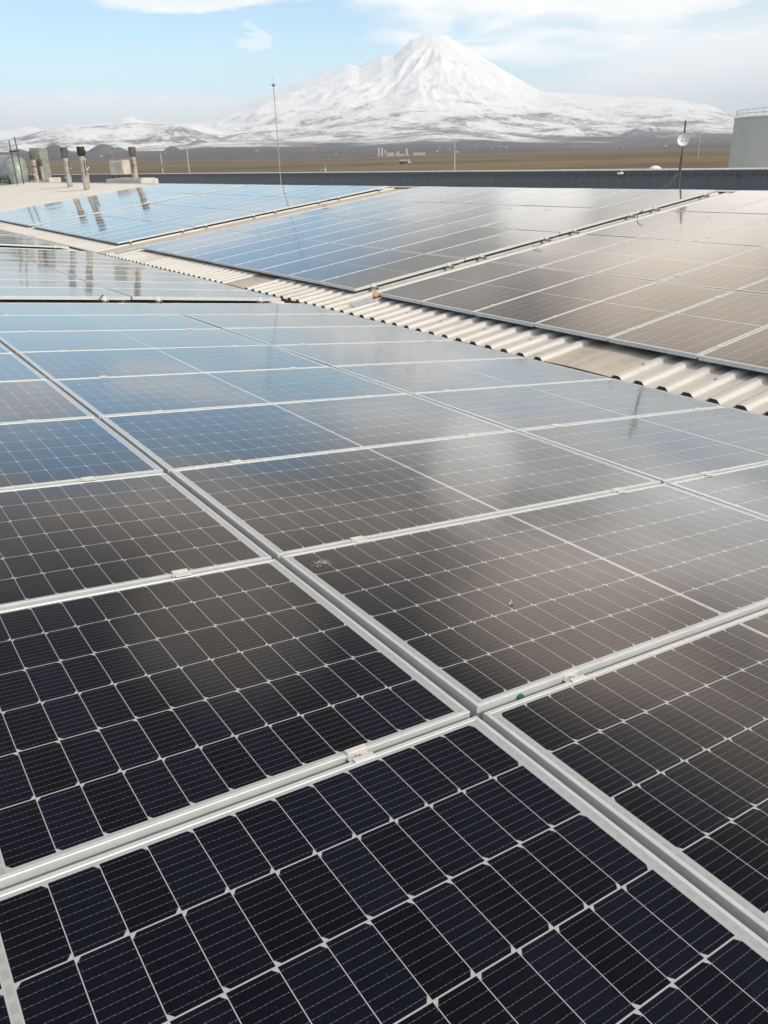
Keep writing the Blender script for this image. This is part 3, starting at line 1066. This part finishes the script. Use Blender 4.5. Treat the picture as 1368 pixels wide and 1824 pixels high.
MIDR = [(60, 0.3), (64, 1.0), (66.6, 2.1), (67.7, 2.40), (68.6, 2.36), (69.6, 2.48), (70.9, 2.52), (72.1, 2.5), (73, 2.4), (74.3, 2.42), (75.9, 2.3), (76.4, 2.2),
        (77.2, 2.0), (77.9, 1.87), (79.2, 1.74), (82, 1.7), (90, 1.1), (120, 0.5)]
FARR = [(60, 0.5), (66, 1.8), (68, 2.2), (69.2, 2.42), (70.3, 2.53), (71.1, 2.71), (71.4, 2.94), (72, 2.88), (72.4, 2.62), (73.3, 2.55), (73.9, 2.48), (74.6, 2.4),
        (75.1, 2.56), (75.6, 2.43), (76.1, 2.26), (76.7, 2.27), (77.1, 2.44), (77.6, 2.5), (78.4, 2.32), (79, 2.28), (82, 2.2), (90, 1.2), (120, 0.5)]
T = lambda e: np.tan(np.radians(e))
EYE = 1.236


def ground_h(az, d):
    near = np.interp(d, [0, 150, 250, 480, 640, 1200, 2500, 4000], [-8, -8, -6, -2.6, -2.0, 0, 0, 0])
    zb = EYE + 2500 * T(interp(BROWN, az))
    w = sm(640, 2500, d)
    z = np.where(d < 640, near, -2.0 + (zb + 2.0) * w)
    front = sm(-25, 0, az) * (1 - sm(118, 140, az))
    z = -8 + (z + 8) * front
    z = z - 60 * sm(2600, 6000, d) * 0
    return z


def mount_h(az, d, X_, Y_):
    zb = EYE + 2500 * T(interp(BROWN, az))
    S, E = interp(SNOWL, az) - 0.32 * sm(66, 70, az) * (1 - sm(80, 90, az)), interp(MAIN, az)
    aa = np.arange(-10, 131, 0.25)
    kk = np.exp(-(np.arange(-24, 25) * 0.25 / 2.2) ** 2); kk /= kk.sum()
    Es = np.interp(az, aa, np.convolve(interp(MAIN, aa), kk, 'same'))
    tt = np.clip((d - 9000) / 5000, 0, 1) ** 2.2
    E = Es + (E - Es) * tt
    n1 = fbm(X_ / 1500, Y_ / 1500, 4, 3)
    DR = 14000
    t = np.clip((d - 5200) / (DR - 5200), 0, 1)
    e = S + (np.maximum(E, S) - S) * (0.42 * t + 0.58 * t ** 1.7)
    zr = DR * T(np.maximum(E, S))
    za = d * T(e)
    z = np.where(d > DR, zr * (1 - sm(DR, 20500, d) * 0.9), za)
    lowz = zb + (5200 * T(S) - zb) * sm(2400, 5200, d)
    z = np.where(d < 5200, lowz, z)
    keep = sm(DR - 1400, DR - 200, d) * (1 - sm(DR + 200, DR + 2500, d))     # the skyline itself stays put
    amp = np.clip((z - 40) * 0.22, 0, 135) * sm(4300, 6500, d)
    # gullies that run away from the summit
    sx, sy = DR * math.cos(R(52.2)), DR * math.sin(R(52.2))
    rr = np.hypot(X_ - sx, Y_ - sy)
    ph = np.arctan2(Y_ - sy, X_ - sx)
    gul = ridged(ph * 7.0 + n1 * 0.8, rr / 2600, 4, 11) - 0.55
    rough = ridged(X_ / 1150, Y_ / 1150, 5, 23) - 0.55
    hills = fbm(X_ / 900, Y_ / 900, 4, 31) - 0.5
    z = z + amp * (1 - 0.86 * keep) * (gul * (0.85 * sm(9000, 3500, rr)) + rough * 1.25 + hills * 1.0)
    craggy = (ridged(X_ / 260, Y_ / 260, 4, 77) - 0.55)
    z = z + craggy * np.clip(z * 0.035, 0, 42) * sm(4600, 7000, d)
    # foothill ridge on the left and the bright far peaks behind it
    wm = np.exp(-((d - 10300) / np.where(d < 10300, 2300, 1500)) ** 2)
    km = np.exp(-((d - 10300) / 500) ** 2)
    zm = 10300 * T(interp(MIDR, az)) * wm + (rough * 90 + hills * 60) * wm * (1 - 0.8 * km)
    z = np.maximum(z, np.where(az > 60, zm, -99))
    wf = np.exp(-((d - 17500) / 1700) ** 2)
    zf = 17500 * T(interp(FARR, az)) * wf + rough * 60 * wf
    z = np.maximum(z, np.where(az > 60, zf, -99))
    # cinder cones in the dark belt
    for a0, d0, zt_, rad in ((76.2, 5000, 1.53, 240), (73.35, 5200, 1.45, 270), (72.5, 5600, 1.30, 210), (69.2, 5600, 1.26, 200), (78.3, 5300, 1.3, 260),
                             (67.45, 7600, 1.55, 380), (68.9, 8800, 2.38, 900), (49.5, 8200, 1.5, 420), (43.8, 8600, 1.55, 500), (39.2, 8400, 1.5, 520), (55.0, 8000, 1.35, 360)):
        cx, cy = d0 * math.cos(R(a0)), d0 * math.sin(R(a0))
        q = np.hypot(X_ - cx, Y_ - cy)
        zt0 = d0 * math.tan(R(zt_)) + EYE
        f = np.exp(-(q / rad) ** 1.5)
        base = d0 * float(T(interp(SNOWL, a0))) * 0.72
        z = np.maximum(z, base + (zt0 - base) * f + hills * 10 * f - (1 - f) * (base + 90))
    # melt back into the plain at the sides
    side = sm(4, 26, az) * (1 - sm(95, 116, az))
    return zb + (z - zb) * side


def polar(name, azs, ds, hf, m, wrap=False):
    A, D = np.meshgrid(np.radians(azs), ds, indexing='ij')
    X_, Y_ = D * np.cos(A) + CAM_LOC.x, D * np.sin(A) + CAM_LOC.y
    Z = hf(np.degrees(A), D, X_, Y_)
    na, nd_ = A.shape
    co = np.stack([X_, Y_, Z], -1).reshape(-1, 3)
    ii, jj = np.meshgrid(np.arange(na if wrap else na - 1), np.arange(nd_ - 1), indexing='ij')
    i2 = (ii + 1) % na
    f = np.stack([ii * nd_ + jj, ii * nd_ + jj + 1, i2 * nd_ + jj + 1, i2 * nd_ + jj], -1).reshape(-1, 4)
    me = bpy.data.meshes.new(name)
    me.vertices.add(len(co)); me.vertices.foreach_set('co', co.ravel())
    me.loops.add(f.size); me.loops.foreach_set('vertex_index', f.ravel().astype(np.int32))
    me.polygons.add(len(f)); me.polygons.foreach_set('loop_start', np.arange(0, f.size, 4, dtype=np.int32))
    me.polygons.foreach_set('use_smooth', np.ones(len(f), bool))
    me.update(calc_edges=True)
    me.materials.append(m)
    return link(name, me)


def land_material():
    m = bpy.data.materials.new('dry winter steppe')
    m.use_nodes = True
    nt = m.node_tree
    X.tree = nt
    b = nt.nodes['Principled BSDF']
    ge = nt.nodes.new('ShaderNodeNewGeometry')
    x, y, z = separate(ge.outputs['Position'])
    # radial / tangential streaks read as strips of field at this flat angle
    big = noise(ge.outputs['Position'], 0.004, 5.0, 0.6)
    med = noise(ge.outputs['Position'], 0.03, 5.0, 0.65)
    fine = noise(ge.outputs['Position'], 0.25, 4.0, 0.6)
    strip = noise(combine((x * 0.51 + y * 0.76) * 0.02, (x * 0.82 - y * 0.56) * 0.0022, 0.0), 1.0, 4.0, 0.6)
    c = mix(big.smooth(0.35, 0.65), (0.185, 0.150, 0.094), (0.135, 0.113, 0.072))
    c = mix(strip.smooth(0.5, 0.68, 0, 0.75), c, (0.215, 0.178, 0.118))
    c = mix(strip.smooth(0.46, 0.30, 0, 0.7), c, (0.095, 0.078, 0.050))
    c = mix(med.smooth(0.56, 0.72, 0, 0.8), c, (0.080, 0.068, 0.044))
    c = mix(fine.smooth(0.66, 0.76, 0, 0.7), c, (0.27, 0.24, 0.18))
    nt.links.new(c, b.inputs['Base Color'])
    b.inputs['Roughness'].default_value = 0.95
    b.inputs['Specular IOR Level'].default_value = 0.1
    return m


def mountain_material():
    m = bpy.data.materials.new('snow over dark scrub and rock')
    m.use_nodes = True
    nt = m.node_tree
    X.tree = nt
    b = nt.nodes['Principled BSDF']
    ge = nt.nodes.new('ShaderNodeNewGeometry')
    x, y, z = separate(ge.outputs['Position'])
    nx, ny, nz_ = separate(ge.outputs['Normal'])
    big = noise(ge.outputs['Position'], 0.0011, 6.0, 0.6)
    med = noise(ge.outputs['Position'], 0.0045, 6.0, 0.68)
    fine = noise(ge.outputs['Position'], 0.022, 5.0, 0.7)
    d = X.m('SQRT', x * x + y * y)
    line = z + (big - 0.5) * 260.0 + (med - 0.5) * 120.0
    snow = line.smooth(85.0, 150.0) * d.smooth(5600.0, 6300.0)
    patch = noise(combine(x, y, z * 3.0), 0.0019, 7.0, 0.66, dist=0.6)
    alt = z.smooth(120.0, 950.0, 0.0, 1.0)
    bare = ((patch - 0.5) * 2.6 + (med - 0.5) * 1.6 + (fine - 0.5) * 1.6 + (1.0 - nz_) * 1.8 - alt * 0.88 + 0.36).smooth(0.05, 0.75, 0.0, 0.95)
    dark = mix(med.smooth(0.35, 0.65), (0.075, 0.072, 0.085), (0.120, 0.110, 0.120))
    c = mix((snow * (1.0 - bare)), dark, (0.79, 0.81, 0.84))
    # brown toe where the fields run up to the scrub
    c = mix(d.smooth(2500.0, 2900.0), (0.14, 0.12, 0.08), c)
    nt.links.new(c, b.inputs['Base Color'])
    b.inputs['Roughness'].default_value = 0.9
    b.inputs['Specular IOR Level'].default_value = 0.1
    return m


M_land = land_material()
gr_d = np.concatenate([[0.5, 40, 100], np.geomspace(150, 2500, 60), [2650, 4000, 9000, 20000, 42000]])
tag(polar('ground', np.arange(0, 360, 2.0), gr_d, lambda a, d, x, y: ground_h(np.where(a > 180, a - 360, a), d) - 30 * sm(2510, 3000, d), M_land, True), kind='structure')
m_az = np.concatenate([np.arange(2, 30, 0.5), np.arange(30, 82, 0.075), np.arange(82, 118.1, 0.5)])
m_d = np.concatenate([np.geomspace(2480, 4400, 16)[:-1], np.geomspace(4400, 9500, 95)[:-1], np.geomspace(9500, 14600, 105)[:-1], np.geomspace(14600, 22000, 40)])
tag(polar('mountain', m_az, m_d, mount_h, mountain_material()), kind='structure')


def az_el(a, e, d):
    return Vector((CAM_LOC.x + d * math.cos(R(a)), CAM_LOC.y + d * math.sin(R(a)), CAM_LOC.z + d * math.tan(R(e))))


def gz(a, d): return float(ground_h(np.array([a]), np.array([float(d)]))[0])


def track(name, pts, wd, m):
    mb = MB()
    for k in range(41):
        f = k / 40 * (len(pts) - 1)
        i = min(int(f), len(pts) - 2)
        a = pts[i][0] + (pts[i + 1][0] - pts[i][0]) * (f - i) + 0.05 * math.sin(k * 1.3)
        d = pts[i][1] + (pts[i + 1][1] - pts[i][1]) * (f - i)
        for dd in (-wd / 2, wd / 2):
            q = az_el(a, 0, d + dd)
            mb.v.append(Vector((q.x, q.y, gz(a, d + dd) + 0.12)))
        if k: mb.face((2 * k - 2, 2 * k - 1, 2 * k + 1, 2 * k))
    tag(mb.build(name, m), kind='structure')


M_track = mat('pale dirt track', (0.36, 0.31, 0.23), 0.95, var=0.3, scale=0.05)
M_furrow = mat('dark ploughed strip', (0.085, 0.066, 0.045), 0.95, var=0.4, scale=0.04)
track('path', [(34.3, 470), (38.0, 430), (42.0, 400), (45.0, 395)], 5.0, M_track)
track('path', [(49.0, 520), (52.5, 500), (56.5, 505)], 4.0, M_track)
track('field_strip', [(47.0, 700), (53.0, 690), (58.0, 740)], 34.0, M_furrow)
track('field_strip', [(35.0, 900), (41.0, 860), (46.0, 900)], 60.0, M_furrow)
track('field_strip', [(60.0, 760), (66.0, 700), (73.0, 720)], 30.0, M_furrow)

# ------------------------------------------------------------------ far things on the plain
def storage_tank(a, d, rad, top, label):
    p = az_el(a, 0, d)
    g0 = gz(a, d) - 0.3
    t = thing('storage_tank', label, 'storage tank', (p.x, p.y, g0))
    H = top - g0
    mb = MB()
    mb.tube([(0, 0, 0), (0, 0, H - 0.2), (0, 0, H - 0.2), (0, 0, H)], [rad, rad, rad + 0.09, rad + 0.09], 72)
    mb.tube([(0, 0, H), (0, 0, H + 0.9)], [rad, 0.3], 48)
    mb.build('shell', M_tank, t)
    mb = MB()
    n = 40
    ring = lambda z, r_: [(r_ * math.cos(2 * math.pi * k / n), r_ * math.sin(2 * math.pi * k / n), z) for k in range(n + 1)]
    for z in (0.55, 1.1): mb.tube(ring(H + z, rad - 0.15), 0.035, 6)
    for k in range(n):
        q = ring(0, rad - 0.15)[k]
        mb.tube([(q[0], q[1], H), (q[0], q[1], H + 1.1)], 0.035, 6)
    mb.build('railing', M_railing, t)


storage_tank(34.15 - 4.6, 165.0, 13.2, EYE + 165 * math.tan(R(1.62)), 'huge pale grey-green storage tank with a railing on top')


def power_pole(a, d, top_el, kind, label):
    p = az_el(a, top_el, d)
    g0 = gz(a, d) - 0.2
    t = thing('power_pole', label, 'power pole', (p.x, p.y, g0), (0, 0, R(a - 90)), 'power poles on the plain')
    H = p.z - g0
    mb = MB(); mb.tube([(0, 0, 0), (0, 0, H)], [0.17, 0.10], 8); mb.build('shaft', M_pole, t)
    mb = MB()
    if kind == 'flag':
        mb.box((1.0, 0, H - 0.05), (2.6, 0.12, 0.12))
        for xx in (-0.2, 1.0, 2.2): mb.tube([(xx, 0, H), (xx, 0, H + 0.22)], 0.06, 6)
        for zz in (1.3, 2.3): mb.box((0.0, 0, H - zz), (0.9, 0.1, 0.1))
    elif kind == 'tri':
        mb.box((0, 0, H - 1.2), (1.9, 0.12, 0.12))
        for xx in (-0.9, 0.9): mb.tube([(xx, 0, H - 1.2), (xx, 0, H - 0.1)], [0.05, 0.13], 6)
        mb.tube([(0, 0, H - 0.9), (0, 0, H + 0.5)], [0.05, 0.10], 6)
        mb.box((0.1, 0, H - 2.6), (0.45, 0.35, 0.9))
    else:
        mb.box((0, 0, H - 0.4), (1.1, 0.1, 0.1)); mb.tube([(0, 0, H), (0, 0, H + 0.4)], 0.05, 6)
        for xx in (-0.5, 0.5): mb.tube([(xx, 0, H - 0.4), (xx, 0, H - 0.15)], 0.06, 6)
    mb.build('crossarm', M_crossarm, t)


power_pole(51.05, 190, 0.86, 'flag', 'pale power pole with long crossarm rising behind the grey wall below summit')
power_pole(69.95, 200, 0.80, 'tri', 'power pole with three insulators beside the cream cooling unit')
power_pole(68.3, 215, 1.05, 'plain', 'plain thin power pole left of the lightning rod')
power_pole(35.95, 470, 1.02, 'plain', 'distant power pole between the white dish and the tank')

# tanker lorry on the field
p = az_el(54.35, -0.30, 640)
tk = thing('tanker_lorry', 'small tanker lorry with green cab parked on the brown field', 'lorry', (p.x, p.y, gz(54.35, 640) - 0.1), (0, 0, R(54.35 - 90)))
mb = MB(); mb.tube([(-3.4, 0, 2.0), (-3.2, 0, 2.0), (2.0, 0, 2.0), (2.2, 0, 2.0)], [0.9, 1.2, 1.2, 0.9], 16); mb.build('tank', M_trucktank, tk)
mb = MB(); mb.box((3.4, 0, 1.9), (1.9, 2.3, 2.4), bevel=0.15); mb.build('cab', M_truckcab, tk)
mb = MB(); mb.box((3.7, 0, 1.0), (2.0, 2.34, 0.7), bevel=0.1); mb.build('bumper', M_white, tk)
mb = MB(); mb.box((0, 0, 0.75), (7.4, 0.9, 0.3)); mb.build('chassis', M_iron, tk)
for xx in (-2.6, -1.3, 3.3):
    for s in (-1, 1):
        mb = MB(); mb.tube([(xx, s * 0.8, 0.5), (xx, s * 1.1, 0.5)], 0.5, 14); mb.build('wheel', M_rubber, tk)

# white works and the scattered village at the foot of the mountain
M_roofred = mat('tile roof', (0.30, 0.17, 0.12), 0.8)


def hterr(a, d):
    p_ = az_el(a, 0, d)
    return float(mount_h(np.array([a]), np.array([float(d)]), np.array([p_.x]), np.array([p_.y]))[0])


def works(a, d, parts, label):
    p_ = az_el(a, 0, d)
    t = thing('cement_works', label, 'works', (p_.x, p_.y, hterr(a, d) - 1), (0, 0, R(a - 90)))
    for kind, x, wd, hg in parts:
        mb = MB()
        if kind == 'silo': mb.tube([(x, 0, 0), (x, 0, hg * .9), (x, 0, hg)], [wd / 2, wd / 2, wd / 6], 14)
        else: mb.box((x, 0, hg / 2), (wd, 14, hg))
        mb.build('silo' if kind == 'silo' else 'shed', M_works, t)


works(55.55, 2700, [('silo', -22, 8, 26), ('silo', -12, 8, 26), ('silo', -1, 7, 20), ('shed', 14, 24, 11), ('shed', 44, 26, 6)], 'cluster of white silos and sheds at the edge of the plain')
works(54.2, 2720, [('silo', 0, 8, 22), ('shed', -26, 9, 14)], 'single white silo right of the larger works')
works(53.35, 2740, [('shed', 0, 38, 9), ('shed', -42, 22, 6)], 'long low pale sheds above the tanker lorry')
rv = random.Random(12)
SPOT = ['below the summit', 'under the right shoulder', 'at the left foothills']
hk = 0
for lo, hi, n, words in ((47.5, 52.6, 10, 'below the summit'), (35.0, 44.0, 10, 'below the right shoulder'), (57.0, 70.5, 5, 'below the left foothills'), (72.0, 76.5, 4, 'below the dark cones')):
    for k in range(n):
        a = lo + (hi - lo) * (k + rv.uniform(0.1, 0.9)) / n
        d = rv.uniform(3000, 4600)
        p_ = az_el(a, 0, d)
        wd, hg = rv.uniform(5, 13), rv.uniform(3, 5)
        t = thing('house', 'tiny pale house in the scattered village %s' % words, 'house', (p_.x, p_.y, hterr(a, d) - 0.5), (0, 0, R(rv.uniform(0, 180))), 'village houses ' + words)
        mb = MB(); mb.box((0, 0, hg / 2), (wd, 9, hg)); mb.build('wall', M_wallwhite, t)
        mb = MB()
        i = len(mb.v)
        for xx in (-wd / 2 - .4, wd / 2 + .4): mb.v += [Vector((xx, -5, hg + .02)), Vector((xx, 5, hg + .02)), Vector((xx, 0, hg + 2.2))]
        for q in ((0, 1, 2), (3, 5, 4), (0, 2, 5, 3), (1, 4, 5, 2), (0, 3, 4, 1)): mb.face([i + z for z in q])
        mb.build('roof', M_roofred if rv.random() < .3 else M_coping, t)

# ------------------------------------------------------------------ the air
HAZE = 5.6e-5
if HAZE > 0:
    hz = bpy.data.materials.new('winter haze')
    hz.use_nodes = True
    nt = hz.node_tree
    for n_ in list(nt.nodes):
        if n_.type == 'BSDF_PRINCIPLED': nt.nodes.remove(n_)
    pv = nt.nodes.new('ShaderNodeVolumePrincipled')
    pv.inputs['Color'].default_value = (0.76, 0.88, 1.0, 1)
    pv.inputs['Density'].default_value = HAZE
    pv.inputs['Anisotropy'].default_value = 0.0
    out = [n_ for n_ in nt.nodes if n_.type == 'OUTPUT_MATERIAL'][0]
    nt.links.new(pv.outputs[0], out.inputs['Volume'])
    mb = MB()
    mb.box((0, 0, (1900 - 45) / 2), (88000, 88000, 1900 + 45))
    hb = tag(mb.build('haze', hz), kind='stuff')
print('panels', NPAN, 'clamps', len(cands), 'objects', len(bpy.data.objects))
